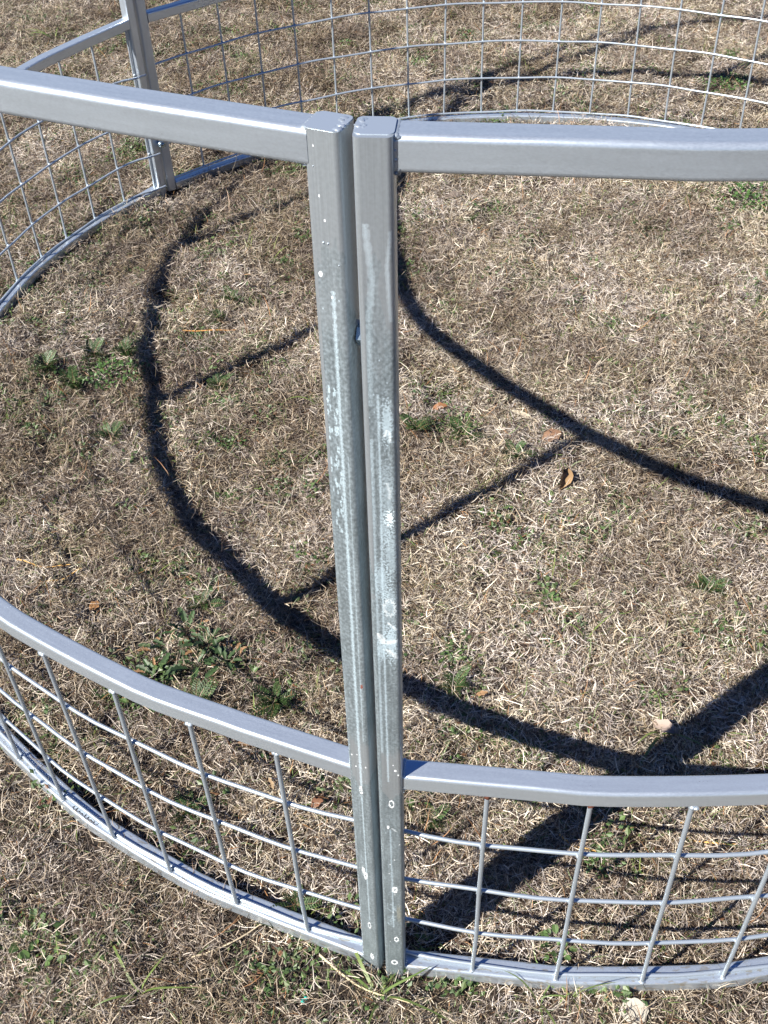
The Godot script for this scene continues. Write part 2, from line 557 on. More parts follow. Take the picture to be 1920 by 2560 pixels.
func feeder():
	var root := Node3D.new()
	root.name = "ring_feeder"
	root.position = RING
	add_child(root)
	tag(root, "round galvanised steel livestock hay feeder with wire mesh skirt standing on dry grass", "hay feeder")
	# three curved panels, bolted end to end
	var spans := [[-135.05, -16.27, -21.0, 25], [-14.80, 103.70, -10.9, 24], [105.20, 223.40, 109.9, 24]]
	for p in 3:
		var a0: float = spans[p][0]
		var a1: float = spans[p][1]
		var levels := [["top_rail", TOP, M.rail], ["middle_rail", MID, M.rail], ["bottom_rail", LOW, M.rail_low]]
		var mid: MeshInstance3D
		for l in levels:
			var s := Shape.new()
			sweep(s, arc(p, a0 + (-0.15 if p == 1 else 0.5), a1 - 0.5, l[1] - TUBE / 2 - (0.005 if p == 2 and l[1] == LOW else 0.0), p * 2), 0.75)
			var r := part(l[0], s.done(), root, l[2])
			if l[0] == "middle_rail":
				mid = r
		# uprights between the middle and the top rail, every thirty degrees
		for k in [1, 2, 3]:
			var az := lerpf(a0, a1, k / 4.0)
			var s := Shape.new()
			var row: Array = []
			for y in [MID - 0.0005, 0.7, TOP - TUBE + 0.0005]:
				row.append([polar(az, OUT - TUBE / 2 + warp(p, az, y), y), polar(az, 1, 0), polar(az + 90, 1, 0)])
			sweep(s, row, 0.75)
			var up := part("upright", s.done(), root, M.post)
			var ws := Shape.new()
			for y in [MID + 0.002, TOP - TUBE - 0.002]:
				for j in 10:
					lump(ws, polar(az, OUT - TUBE / 2 + warp(p, az, y), y) + polar(az + 90, 1, 0) * (0.012 * (1 if j % 2 else -1)) + polar(az, 1, 0) * rng.randf_range(-0.011, 0.011), Vector3(0.003, 0.0024, 0.003), 0.25)
			part("weld_bead", ws.done(), up, M.weld).set_meta("kind", "stuff")
		# the mesh: four lengthwise wires with the upright wires welded to their outer side
		for h in [0.320, 0.218, 0.117, 0.0278]:
			var pts: Array = []
			var lift := 0.007 if p == 2 and h > 0.05 else 0.0
			var n := 84
			for k in n + 1:
				var az := lerpf(a0 - 0.2, a1 + 0.2, float(k) / n)
				var r := 1.2448 + 0.0008 * sin(az * 0.9 + h * 40.0)
				if p == 0 and az < a0 + 3.0:
					r = lerpf(1.2285, r, clampf((az - a0 - 0.9) / 2.1, 0, 1))
				pts.append(polar(az, r + warp(p, az, h), h + lift * minf(1.0, h / 0.1) + 0.0012 * sin(az * 0.5 + h * 90.0)))
			var s := Shape.new()
			tube(s, pts, 0.0026)
			part("lengthwise_wire", s.done(), root, M.wire)
		for k in int(spans[p][3]):
			var az: float
			if p == 0:
				az = -21.0 - STEP * k
			elif p == 1:
				az = -10.9 + STEP * k
			else:
				az = 218.4 - 4.76 * k
			if az < a0 + 0.7 or az > a1 - 0.7:
				continue
			var lean := rng.randf_range(-0.12, 0.12)
			var s := Shape.new()
			var r0 := 1.2500
			r0 += warp(p, az, 0.2)
			tube(s, [polar(az + lean, r0, LOW - 0.001), polar(az, r0, 0.117), polar(az, r0, 0.22), polar(az - lean, r0, MID - TUBE + 0.003)], 0.0027)
			for h in [0.320, 0.218, 0.117]:
				lump(s, polar(az, r0 - 0.0026, h + (0.007 if p == 2 else 0.0)), Vector3(0.0036, 0.0032, 0.0036), 0.15)
			var w := part("upright_wire", s.done(), root, M.wire)
			var b := Shape.new()
			var rusty: bool = p == 1 and k < 2
			lump(b, polar(az - lean, r0 + 0.0015, MID - TUBE - 0.001), Vector3(0.0042, 0.0035, 0.0042), 0.2)
			if not rusty:
				lump(b, polar(az - lean + 0.15, r0 + 0.003, MID - TUBE - 0.0005), Vector3(0.003, 0.002, 0.003), 0.2)
			part("weld_bead", b.done(), w, M.rust if rusty else M.weld, "rust-brown weld under the middle rail" if rusty else "").set_meta("kind", "stuff")
			var e := Shape.new()
			lump(e, polar(az + lean, r0 + 0.0005, LOW + 0.0005), Vector3(0.0036, 0.0016, 0.0036), 0.2)
			part("weld_bead", e.done(), w, M.weld).set_meta("kind", "stuff")
		# end posts
		for e in 2:
			var first := e == 0
			var az := a0 if first else a1
			var turn := 9.5 if first else -9.5
			var low := 0.0
			var rc := 1.2520
			if p == 0 and not first:
				low = 0.003
			if p == 1 and first:
				low = -0.004
				turn = 8.0
				rc = 1.2555
			var lean := -0.47 if (p == 0 and not first) or (p == 1 and first) else 0.0
			if lean != 0.0 and first:
				az -= 0.16
			var face := az + turn
			var row: Array = []
			for y in [low, 0.3, 0.6, 0.9, TOP + 0.0008]:
				row.append([polar(az + lean * (1.0 - y / TOP), rc, y), polar(face, 1, 0), polar(face + 90, 1, 0)])
			var s := Shape.new()
			var front_left := p == 0 and not first
			var front_right := p == 1 and first
			sweep(s, row, 1.126 if front_left or front_right else 0.75)
			var mat: Material = M.post_left if front_left else (M.post_right if front_right else M.post)
			var label := ""
			if front_left:
				label = "nearest left end post with white paint rings and a pale streak"
			elif front_right:
				label = "nearest right end post with white chalk scribbles"
			var post := part("end_post", s.done(), root, mat, label)
			welds(post, az, face, first, lean)
	# bolts that close the gaps between the end posts
	for j in JOINTS:
		for h in [0.97, 0.14]:
			var s := Shape.new()
			var t := polar(j + 90, 1, 0)
			var c := polar(j, 1.2500, h)
			tube(s, [c - t * 0.008, c + t * 0.008], 0.0040, 10)
			hexnut(s, c - t * 0.0022, t, 0.0045, 0.0085)
			part("bolt", s.done(), root, M.bolt)
	# back joint: the nut of the lower clamp shows from inside the ring
	var s := Shape.new()
	var c := polar(-135.9, 1.236, 0.135)
	var n := polar(-135.9, -1, 0)
	tube(s, [c - n * 0.004, c + n * 0.013], 0.0042, 10)
	hexnut(s, c + n * 0.006, n, 0.0045, 0.0085)
	lump(s, c - n * 0.001, Vector3(0.012, 0.010, 0.012), 0.02)
	part("clamp_nut", s.done(), root, M.bolt)
	# an illegible scrawl in black marker on the bottom rail, left of the end posts
	var ink := Shape.new()
	var pts: Array = []
	for k in 46:
		var az := -38.9 + k * 0.050
		var y := LOW + 0.00035
		var r := 1.2530 - 0.0032 - 0.0030 * sin(k * 1.15) * (0.6 + 0.4 * sin(k * 0.31))
		pts.append(polar(az + 0.10 * cos(k * 1.15), r - 0.001, y))
	tube(ink, pts, 0.0004, 4)
	part("marker_scrawl", ink.done(), root, M.ink)

func hexnut(s: Shape, at: Vector3, axis: Vector3, thick: float, r: float):
	var x := axis.cross(Vector3.UP).normalized()
	var y := axis.cross(x)
	for side in [-1, 1]:
		var c: Vector3 = at + axis * thick * 0.5 * side
		var mid := s.vert(c, axis * side)
		var ks: Array = []
		for k in 6:
			ks.append(s.vert(c + (x * cos(k * PI / 3) + y * sin(k * PI / 3)) * r, axis * side))
		for k in 6:
			s.tri(mid, ks[k], ks[(k + 1) % 6])
	for k in 6:
		var a := k * PI / 3
		var b := (k + 1) * PI / 3
		var q := x * cos((a + b) / 2) + y * sin((a + b) / 2)
		var p0 := (x * cos(a) + y * sin(a)) * r
		var p1 := (x * cos(b) + y * sin(b)) * r
		var h := axis * thick * 0.5
		s.quad(s.vert(at + p0 - h, q), s.vert(at + p1 - h, q), s.vert(at + p1 + h, q), s.vert(at + p0 + h, q))

# weld beads where the three rails meet an end post, and the blobs on its cap
func welds(post: Node, az: float, face: float, first: bool, lean: float):
	var side := 1.0 if first else -1.0
	var o := polar(face, 1, 0)
	var t := polar(face + 90, 1, 0)
	for y in [TOP, MID, LOW]:
		var c := polar(az + lean * (1.0 - y / TOP), 1.2520, 0)
		var s := Shape.new()
		var h := TUBE / 2
		for k in 13:
			# up the outer edge and over the top
			var f := k / 12.0
			var p := c + t * side * (h + 0.0008) + o * (h - 0.0045)
			p.y = y - TUBE + f * (TUBE - 0.002)
			lump(s, p + t * rng.randf_range(-0.0010, 0.0010), Vector3(0.0034, 0.0023, 0.0034) * rng.randf_range(0.75, 1.15), 0.3)
			var q := c + t * side * (h + 0.0002) + o * lerpf(-h + 0.002, h - 0.004, f)
			q.y = y - 0.0012
			lump(s, q, Vector3(0.0026, 0.0018, 0.0026), 0.2)
		part("weld_bead", s.done(), post, M.weld).set_meta("kind", "stuff")
	var c := polar(az, 1.2520, 0)
	var cap := Shape.new()
	for k in 9:
		var p := c - t * side * (h_rand(0.006, 0.0105)) + o * rng.randf_range(-0.010, 0.008)
		p.y = TOP + 0.0006
		lump(cap, p, Vector3(rng.randf_range(0.0018, 0.0036), rng.randf_range(0.0008, 0.0018), rng.randf_range(0.0018, 0.0036)), 0.3)
	part("weld_bead", cap.done(), post, M.rail)
	var plate := Shape.new()
	var row: Array = []
	for y in [TOP - 0.0004, TOP + 0.0014]:
		row.append([c + Vector3(0, y, 0), o, t])
	sweep(plate, row, 0.75, TUBE / 2 - 0.0002)
	part("cap", plate.done(), post, M.rail).set_meta("kind", "stuff")
	var spat := Shape.new()
	for k in 7:
		var p := c + o * (TUBE / 2) + t * rng.randf_range(-0.009, 0.009)
		p.y = [TOP - 0.02, MID + 0.015][k % 2] - rng.randf() * 0.07
		var r := rng.randf_range(0.0004, 0.0009)
		lump(spat, p, Vector3(r, r, r), 0.1)
	part("weld_spatter", spat.done(), post, M.weld).set_meta("kind", "stuff")

func h_rand(a: float, b: float) -> float:
	return rng.randf_range(a, b)

# ------------------------------------------------------------------ grass
func straw_color(t: float) -> Color:
	var k := rng.randf()
	var c: Color
	if k < 0.24:
		c = Color(0.46, 0.395, 0.305)
	elif k < 0.44:
		c = Color(0.82, 0.78, 0.705)
	elif k < 0.585:
		c = Color(0.47, 0.44, 0.425)
	elif k < 0.63:
		c = Color(0.30, 0.245, 0.15)
	elif k < 0.985:
		c = Color(0.090, 0.061, 0.044)
	else:
		c = Color(0.40, 0.22, 0.10)
	return c * rng.randf_range(0.75, 1.12) * t

func clump(count: int, radius: float, upright: float, green: float) -> ArrayMesh:
	var s := Shape.new()
	for k in count:
		var a := rng.randf() * TAU
		var r := radius * sqrt(rng.randf())
		var p := Vector3(cos(a) * r, rng.randf_range(-0.004, 0.018), sin(a) * r)
		var head := rng.randf() * TAU
		var rise := rng.randf_range(-0.15, 0.55) + upright * rng.randf_range(0.2, 1.0)
		var length := rng.randf_range(0.008, 0.028) * (1.0 + upright * 0.4)
		if rng.randf() < 0.035:
			length *= 2.6
		var curl := rng.randf_range(-1.3, 0.5)
		var swing := rng.randf_range(-1.3, 1.3)
		var w := rng.randf_range(0.0005, 0.0012)
		if rng.randf() < green:
			s.tint = Color(0.10, 0.16, 0.045) * rng.randf_range(0.7, 1.6)
		else:
			s.tint = straw_color(1.0)
		s.tint.a = 1.0
		var pts: Array = [p]
		var q := p
		for j in 3:
			var el := rise + curl * (j + 0.5) / 3.0
			var hd := head + swing * (j + 0.5) / 3.0
			q = q + Vector3(cos(hd) * cos(el), sin(el), sin(hd) * cos(el)) * length / 3.0
			if q.y < -0.004:
				q.y = -0.004
			pts.append(q)
		var tilt := rng.randf_range(-0.9, 0.9)
		var side := Vector3(-sin(head), tilt, cos(head)).normalized()
		ribbon(s, pts, [w * 0.8, w, w * 0.75, 0.0], side)
	s.tint = Color.WHITE
	return s.done()

# how much of a thing grows at a place: slow patches over the pasture
func pale_at(x: float, z: float) -> float:
	var right := smoothstep(-0.35, 0.5, x + 0.15 * (z + 1.8)) * 0.5
	if Vector2(x - RING.x, z - RING.z).length() > 1.26 and z > -1.7:
		right -= 0.3
	return clampf(0.30 + right + patch.get_noise_2d(x * 2.4, z * 2.4) * 0.9 + patch.get_noise_2d(x * 11.0, z * 11.0 + 7.0) * 0.45, 0.0, 1.0)

func scatter(called: String, label: String, category: String, meshes: Array, spots: Array):
	# one object: a node whose MultiMeshes share out the clump shapes
	var root := Node3D.new()
	root.name = called
	add_child(root)
	tag(root, label, category, "", "stuff")
	for k in meshes.size():
		var mm := MultiMesh.new()
		mm.transform_format = MultiMesh.TRANSFORM_3D
		mm.use_colors = true
		mm.mesh = meshes[k]
		var mine: Array = []
		for j in range(k, spots.size(), meshes.size()):
			mine.append(spots[j])
		mm.instance_count = mine.size()
		for j in mine.size():
			mm.set_instance_transform(j, mine[j][0])
			mm.set_instance_color(j, mine[j][1])
		var o := MultiMeshInstance3D.new()
		o.name = "clumps"
		o.multimesh = mm
		o.material_override = M.straw
		o.set_meta("kind", "stuff")
		root.add_child(o, true)

func in_view(x: float, z: float) -> bool:
	if z > -0.15 or z < -4.9:
		return false
	var hw := 0.95 + (-z - 0.55) * 0.26
	return absf(x - 0.03) < hw

func placed(x: float, z: float, sc: float, tilt: float, lift := 0.0) -> Transform3D:
	var b := Basis(Vector3.UP, rng.randf() * TAU)
	b = Basis(Vector3(rng.randf_range(-1, 1), 0, rng.randf_range(-1, 1)).normalized(), rng.randf_range(0, tilt)) * b
	return Transform3D(b.scaled(Vector3(sc, sc, sc)), Vector3(x, gh(x, z) + lift, z))

func grass():
	var dry: Array = []
	for k in 12:
		dry.append(clump(260, 0.046, 0.0 if k < 8 else 0.35, 0.03))
	var spots: Array = []
	var tries := 0
	while tries < 25500:
		tries += 1
		var x := rng.randf_range(-2.1, 2.2)
		var z := rng.randf_range(-4.9, -0.15)
		if not in_view(x, z):
			continue
		var thin := patch.get_noise_2d(x * 7.0 + 90.0, z * 7.0)
		if thin < -0.2 and rng.randf() < 0.25:
			continue
		var pl := pale_at(x, z) + rng.randf_range(-0.15, 0.15)
		var hue := clampf(0.5 + patch.get_noise_2d(x * 5.5 + 31.0, z * 5.5) * 1.6, 0, 1)
		var c := Color(0.47, 0.42, 0.365).lerp(Color(0.98, 0.965, 0.94), clampf(pl, 0, 1)) * Color(0.98, 0.935, 0.85).lerp(Color(0.97, 0.935, 0.945), hue)
		var rr := Vector2(x - RING.x, z - RING.z).length()
		var az := rad_to_deg(atan2(x - RING.x, z - RING.z))
		if az > -134.0 and az < -16.0:
			rr -= warp(0, az, 0.0)
		var pressed := rr > 1.205 and rr < 1.305
		if pressed and rng.randf() < 0.2:
			continue
		spots.append([placed(x, z, rng.randf_range(0.8, 1.2), 0.1 if pressed else 0.5, (-0.014 if pressed else 0.0) + thin * 0.008), c])
	# the pasture goes on around the frame
	for k in 4500:
		var a := rng.randf() * TAU
		var r := sqrt(rng.randf()) * 7.5
		var x := cos(a) * r
		var z := -2.2 + sin(a) * r
		if in_view(x, z):
			continue
		spots.append([placed(x, z, rng.randf_range(1.5, 2.4), 0.3), Color(0.52, 0.45, 0.385).lerp(Color(1.0, 0.985, 0.97), pale_at(x, z))])
	scatter("dry_grass", "matted tan and grey dormant grass covering the whole ground", "dry grass", dry, spots)
	var fresh: Array = []
	for k in 5:
		fresh.append(green_clump())
	spots = []
	tries = 0
	while tries < 7500:
		tries += 1
		var x := rng.randf_range(-2.1, 2.2)
		var z := rng.randf_range(-4.9, -0.15)
		if not in_view(x, z):
			continue
		var g := patch.get_noise_2d(x * 3.0 - 40.0, z * 3.0) * 1.2 + 0.35 - x * 0.2
		if rng.randf() > g:
			continue
		spots.append([placed(x, z, rng.randf_range(0.7, 1.25), 0.5), Color(1, 1, 1) * rng.randf_range(0.7, 1.0)])
	var cover: Array = []
	for k in 5:
		cover.append(cover_clump())
	var low: Array = []
	tries = 0
	while tries < 26000:
		tries += 1
		var x := rng.randf_range(-2.1, 2.2)
		var z := rng.randf_range(-4.9, -0.15)
		if not in_view(x, z):
			continue
		var g := patch.get_noise_2d(x * 4.0 + 13.0, z * 4.0 - 8.0) * 1.5 + 0.13 - x * 0.30
		if rng.randf() > g * 1.4:
			continue
		low.append([placed(x, z, rng.randf_range(0.6, 1.2), 0.5), Color(1, 1, 1) * rng.randf_range(0.7, 1.0)])
	scatter("ground_cover", "patches of tiny-leaved green ground cover among the dry grass", "ground cover", cover, low)
	scatter("green_grass", "thin green grass blades sprouting through the dry thatch", "green grass", fresh, spots)

func cover_clump() -> ArrayMesh:
	var s := Shape.new()
	for k in 22:
		var a := rng.randf() * TAU
		var r := 0.028 * sqrt(rng.randf())
		var p := Vector3(cos(a) * r, rng.randf_range(0.004, 0.020), sin(a) * r)
		var g := Color(0.045, 0.085, 0.026).lerp(Color(0.11, 0.15, 0.045), rng.randf() * rng.randf())
		if rng.randf() < 0.07:
			g = Color(0.17, 0.085, 0.045)
		s.tint = g * rng.randf_range(0.75, 1.3)
		s.tint.a = 1.0
		var h := rng.randf() * TAU
		var d := Vector3(cos(h), rng.randf_range(-0.2, 0.8), sin(h)).normalized()
		var e := d.cross(Vector3(rng.randf_range(-0.5, 0.5), 1, rng.randf_range(-0.5, 0.5))).normalized()
		var l := rng.randf_range(0.005, 0.012)
		var w := l * rng.randf_range(0.22, 0.36)
		var f := d.cross(e).normalized() * w * 0.4
		s.flat([p, p + d * l * 0.5 + e * w + f, p + d * l])
		s.flat([p, p + d * l, p + d * l * 0.5 - e * w + f])
	s.tint = Color.WHITE
	return s.done()

func green_clump() -> ArrayMesh:
	var s := Shape.new()
	for k in 7:
		var a := rng.randf() * TAU
		var r := 0.018 * sqrt(rng.randf())
		var q := Vector3(cos(a) * r, 0.0, sin(a) * r)
		var head := rng.randf() * TAU
		var rise := rng.randf_range(0.4, 1.35)
		var length := rng.randf_range(0.02, 0.05)
		var w := rng.randf_range(0.0011, 0.0021)
		s.tint = Color(0.085, 0.14, 0.035).lerp(Color(0.20, 0.21, 0.06), rng.randf()) * rng.randf_range(0.8, 1.3)
		s.tint.a = 1.0
		var pts: Array = [q]
		var bend := rng.randf_range(-1.3, 0.1)
		for j in 4:
			var el := rise + bend * (j + 0.5) / 4.0
			q = q + Vector3(cos(head) * cos(el), sin(el), sin(head) * cos(el)) * length / 4.0
			pts.append(q)
		ribbon(s, pts, [w * 0.7, w, w, w * 0.6, 0.0], Vector3(-sin(head), rng.randf_range(-0.4, 0.4), cos(head)).normalized())
	s.tint = Color.WHITE
	return s.done()

# ------------------------------------------------------------------ weeds
var fern_leaf: Array = []
var round_leaf: Array = []
var lobed_leaf: Array = []
var brown_leaf: Array = []
var blade_leaf: Array = []

func make_fern_leaf(pairs: int, length: float) -> ArrayMesh:
	var s := Shape.new()
	var g := Color(0.047, 0.083, 0.028) * rng.randf_range(0.85, 1.3)
	g.a = 1.0
	s.tint = Color(0.16, 0.10, 0.05)
	var arch := func(t: float) -> Vector3: return Vector3(length * t, 0.006 + 0.34 * length * sin(t * 2.3) * 0.6, 0.0)
	ribbon(s, [arch.call(0.0), arch.call(0.35), arch.call(0.7), arch.call(1.0)], [0.0014, 0.0012, 0.0009, 0.0], Vector3(0, 0, 1))
	for k in pairs:
		var t := 0.22 + 0.74 * k / (pairs - 1.0)
		var at: Vector3 = arch.call(t)
		var size := length * 0.20 * sin(0.55 + t * 2.2)
		for side in [-1.0, 1.0]:
			s.tint = g * rng.randf_range(0.75, 1.3)
			s.tint.a = 1.0
			var d := Vector3(0.55, rng.randf_range(0.0, 0.35), side).normalized()
			var f := Vector3(side * -0.0, 0, 0) + Vector3(1, 0, -side * 0.55).normalized()
			# a toothed leaflet: three little points
			for m in 3:
				var o := d * size * (0.25 + 0.28 * m)
				var lean := (f * (1.0 if m % 2 == 0 else -1.0) * 0.45 + d).normalized()
				s.flat([at + d * size * 0.12 * m, at + o + lean * size * 0.42 + Vector3(0, 0.0015, 0), at + o - f * size * 0.20 + d * size * 0.22])
				s.flat([at + d * size * 0.12 * m, at + o + (d - f * 0.5).normalized() * size * 0.40, at + o + f * size * 0.18])
	return s.done()

func make_round_leaf(length: float, wide: float) -> ArrayMesh:
	var s := Shape.new()
	s.tint = Color(0.062, 0.105, 0.033) * rng.randf_range(0.8, 1.35)
	s.tint.a = 1.0
	var rim: Array = []
	var mid: Array = []
	for k in 5:
		var t := 0.25 + 0.75 * k / 4.0
		var w := wide * sqrt(max(0.0, 1.0 - pow((t - 0.66) / 0.42, 2.0)))
		mid.append(Vector3(length * t, length * 0.25 * sin(t * 2.4), 0))
		rim.append(w)
	var q := Vector3.UP
	for side in [-1.0, 1.0]:
		var pm := -1
		var pr := -1
		for k in 5:
			var a := s.vert(mid[k], (q + Vector3(0, 0, side * -0.25)).normalized())
			var b := s.vert(mid[k] + Vector3(0, rim[k] * 0.3, side * rim[k]), (q + Vector3(0, 0, -side * 0.45)).normalized())
			if k > 0:
				s.quad(pm, a, b, pr)
			pm = a; pr = b
	s.tint = Color(0.12, 0.15, 0.06)
	ribbon(s, [Vector3.ZERO, Vector3(length * 0.14, length * 0.1, 0), mid[0]], [0.0012, 0.001, 0.0], Vector3(0, 0, 1))
	return s.done()

func make_lobed_leaf(length: float, dead: bool) -> ArrayMesh:
	var s := Shape.new()
	var base := Color(0.20, 0.115, 0.058) if dead else Color(0.040, 0.072, 0.027)
	base = base * rng.randf_range(0.8, 1.3)
	var curl := rng.randf_range(0.2, 0.9) * (1.8 if dead else 1.0)
	var n := 9
	for side in [-1.0, 1.0]:
		var pm := -1
		var pr := -1
		for k in n:
			var t := float(k) / (n - 1)
			var w := length * 0.16 * (0.25 + 0.9 * sin(t * 2.75)) * (1.0 if k % 2 == 1 else 0.55)
			if k == n - 1:
				w = 0.0005
			s.tint = base * rng.randf_range(0.85, 1.15)
			s.tint.a = 1.0
			var m := Vector3(length * t, 0.004 + length * 0.3 * sin(t * PI * 0.75) * curl, 0)
			var a := s.vert(m, Vector3(0, 1, side * -0.35).normalized())
			var b := s.vert(m + Vector3(rng.randf_range(-0.001, 0.002), w * 0.35 * (1 + curl), side * w), Vector3(0, 1, -side * 0.5).normalized())
			if k > 0:
				s.quad(pm, a, b, pr)
			pm = a; pr = b
	return s.done()

func make_blade(length: float, w: float) -> ArrayMesh:
	var s := Shape.new()
	s.tint = Color(0.09, 0.145, 0.035).lerp(Color(0.17, 0.20, 0.06), rng.randf())
	var pts: Array = []
	var q := Vector3.ZERO
	var rise := rng.randf_range(0.7, 1.2)
	var bend := rng.randf_range(-2.0, -1.0)
	for j in 8:
		pts.append(q)
		var el := rise + bend * j / 7.0
		q += Vector3(cos(el), sin(el), 0.1 * sin(j * 0.8)) * length / 7.0
	ribbon(s, pts, [w * 0.7, w, w, w, w * 0.9, w * 0.7, w * 0.45, 0.0], Vector3(0, 0.25, 1).normalized())
	return s.done()

func plant(called: String, label: String, category: String, group: String, x: float, z: float) -> Node3D:
	var o := Node3D.new()
	o.name = numbered(called)
	o.position = Vector3(x, gh(x, z) + 0.008, z)
	o.rotation.y = rng.randf() * TAU
	add_child(o)
	tag(o, label, category, group)
	return o

func leaf_part(o: Node3D, mesh: Mesh, az: float, pitch: float, sc: float, off := 0.0, called := "leaf", mat: Material = null) -> MeshInstance3D:
	var l := part(called, mesh, o, M.leaf if mat == null else mat)
	var b := Basis(Vector3.UP, az) * Basis(Vector3(0, 0, 1), pitch) * Basis(Vector3(1, 0, 0), rng.randf_range(-0.35, 0.35))
	l.transform = Transform3D(b.scaled(Vector3(sc, sc, sc)), Basis(Vector3.UP, az) * Vector3(off, rng.randf_range(0.0, 0.006), 0))
	return l

func weeds():
	for k in 4:
		fern_leaf.append(make_fern_leaf(8 + k % 2, 0.030 + 0.005 * k))
		round_leaf.append(make_round_leaf(0.0085 + 0.0014 * k, 0.0023 + 0.0004 * k))
		lobed_leaf.append(make_lobed_leaf(0.022 + 0.004 * k, false))
		brown_leaf.append(make_lobed_leaf(0.018 + 0.004 * k, true))
		blade_leaf.append(make_blade(0.075 + 0.022 * k, 0.0032 + 0.0004 * k))
	# ferny rosettes: [x, z, size, leaves, label]
	var ferns := [
		[0.07, -1.68, 1.0, 12, "ferny green rosette touching the right end post's edge, nearer of the pair"],
		[0.16, -1.66, 1.15, 13, "large ferny green rosette right of the post, between post and thick shadow"],
		[0.25, -1.59, 1.0, 11, "ferny green rosette just above the short shadow branch"],
		[0.54, -1.25, 1.0, 10, "lone ferny rosette in pale grass far right of the posts"],
		[-0.53, -1.70, 0.95, 10, "small ferny rosette left of the thick curved shadow"],
		[-0.70, -1.93, 1.2, 13, "dense ferny rosette at the left frame edge"],
		[-0.64, -1.88, 1.2, 12, "dark ferny rosette second from the left frame edge"],
		[-0.61, -1.97, 1.0, 11, "reddish ferny rosette behind the left edge patch"],
		[-0.54, -1.98, 1.1, 12, "ferny rosette among red leaves left of the shadow"],
		[-0.33, -2.19, 0.9, 10, "ferny rosette halfway between back post and shadow"],
		[-0.35, -2.10, 0.9, 11, "ferny rosette right of the shadow's upper bend"],
		[-0.33, -1.85, 0.9, 11, "ferny rosette inside the shadow fork at left"],
		[0.24, -2.49, 0.7, 8, "tiny ferny rosette below the right top rail"],
		[-0.30, -1.05, 1.0, 11, "ferny rosette just behind the left middle rail"],
		[-0.18, -1.04, 1.1, 12, "ferny rosette behind the middle rail beside the left post"],
		[-0.31, -1.25, 0.9, 10, "ferny rosette at the back of the brown-leaved weed patch"],
		[0.10, -1.06, 0.9, 10, "ferny rosette right of the posts behind the middle rail"],
		[-0.14, -0.71, 0.8, 9, "ferny rosette in front of the left bottom rail"],
		[-0.30, -0.86, 0.9, 10, "ferny rosette behind the mesh of the left panel"],
		[0.05, -0.83, 0.9, 10, "ferny rosette behind the mesh right beside the posts"]]
	for f in ferns:
		var o := plant("fern_weed", f[4], "weed", "ferny rosette weeds in the grass", f[0], f[1])
		for k in int(f[3]):
			leaf_part(o, fern_leaf[k % 4], k * 2.4 + rng.randf_range(-0.3, 0.3), rng.randf_range(0.0, 0.55), f[2] * rng.randf_range(0.7, 1.1))
	# small round-leaved weeds
	var rounds := [
		[0.27, -1.24, 1.15, "round-leaved green weed in pale grass right of the chalked post"],
		[0.26, -1.14, 1.0, "round-leaved weed below the larger one right of the post"],
		[-0.25, -1.54, 1.0, "round-leaved weed right of the curved shadow's lower half"],
		[-0.29, -1.52, 1.1, "round-leaved weed touching the curved shadow's right edge"],
		[-0.11, -1.64, 1.0, "round-leaved weed against the left edge of the post pair"],
		[-0.44, -1.07, 1.1, "round-leaved weed above the left middle rail"],
		[-0.46, -0.64, 1.35, "round-leaved weed in the bottom left corner, brightest"],
		[-0.48, -0.68, 1.3, "round-leaved weed at the left edge near the bottom corner"],
		[-0.42, -0.60, 1.3, "round-leaved weed lowest at the bottom left"],
		[-0.22, -1.10, 1.0, "round-leaved weed beside the brown-leaved patch"],
		[0.10, -1.12, 0.9, "round-leaved weed on the dark shadow right of the posts"],
		[0.19, -0.80, 1.0, "round-leaved weed behind the right mesh, under the rusty weld"],
		[0.20, -0.64, 1.1, "round-leaved weed just inside the right bottom rail"],
		[0.13, -0.69, 1.0, "round-leaved weed inside the first mesh square right of post"],
		[0.37, -0.82, 0.9, "round-leaved weed behind the third upright wire right of post"],
		[-0.36, -2.28, 0.9, "round-leaved weed farthest back left of the posts"],
		[-0.57, -2.33, 0.9, "round-leaved weed beside the back bottom rail"],
		[0.39, -1.03, 0.8, "round-leaved weed on the edge of the right-hand shadow junction"],
		[0.48, -1.88, 0.9, "round-leaved weed above the long shadow at right"],
		[0.72, -1.61, 0.9, "round-leaved weed at the right frame edge"],
		[0.03, -0.86, 1.1, "round-leaved weed right beside the post above the top wire"]]
	for f in rounds:
		var o := plant("round_leaved_weed", f[3], "weed", "small round-leaved weeds in the grass", f[0], f[1])
		for k in 20:
			leaf_part(o, round_leaf[k % 4], k * 2.4 + rng.randf_range(-0.4, 0.4), rng.randf_range(-0.1, 0.8), f[2] * rng.randf_range(0.75, 1.15), rng.randf_range(0.0, 0.018) * f[2])
	# the patch of lobed leaves with brown ones, left behind the middle rail
	var lobed := [
		[-0.33, -1.19, "lobed-leaved weed at the top of the brown-flecked patch"],
		[-0.29, -1.16, "lobed-leaved weed in the middle of the brown-flecked patch"],
		[-0.36, -1.16, "lobed-leaved weed on the left of the brown-flecked patch"],
		[-0.31, -1.12, "lobed-leaved weed at the front of the brown-flecked patch"],
		[-0.26, -1.12, "lobed-leaved weed on the right of the brown-flecked patch"],
		[-0.37, -1.10, "lobed-leaved weed nearest the middle rail at the patch's left end"],
		[-0.20, -0.96, "lobed-leaved weed half hidden by the left middle rail"]]
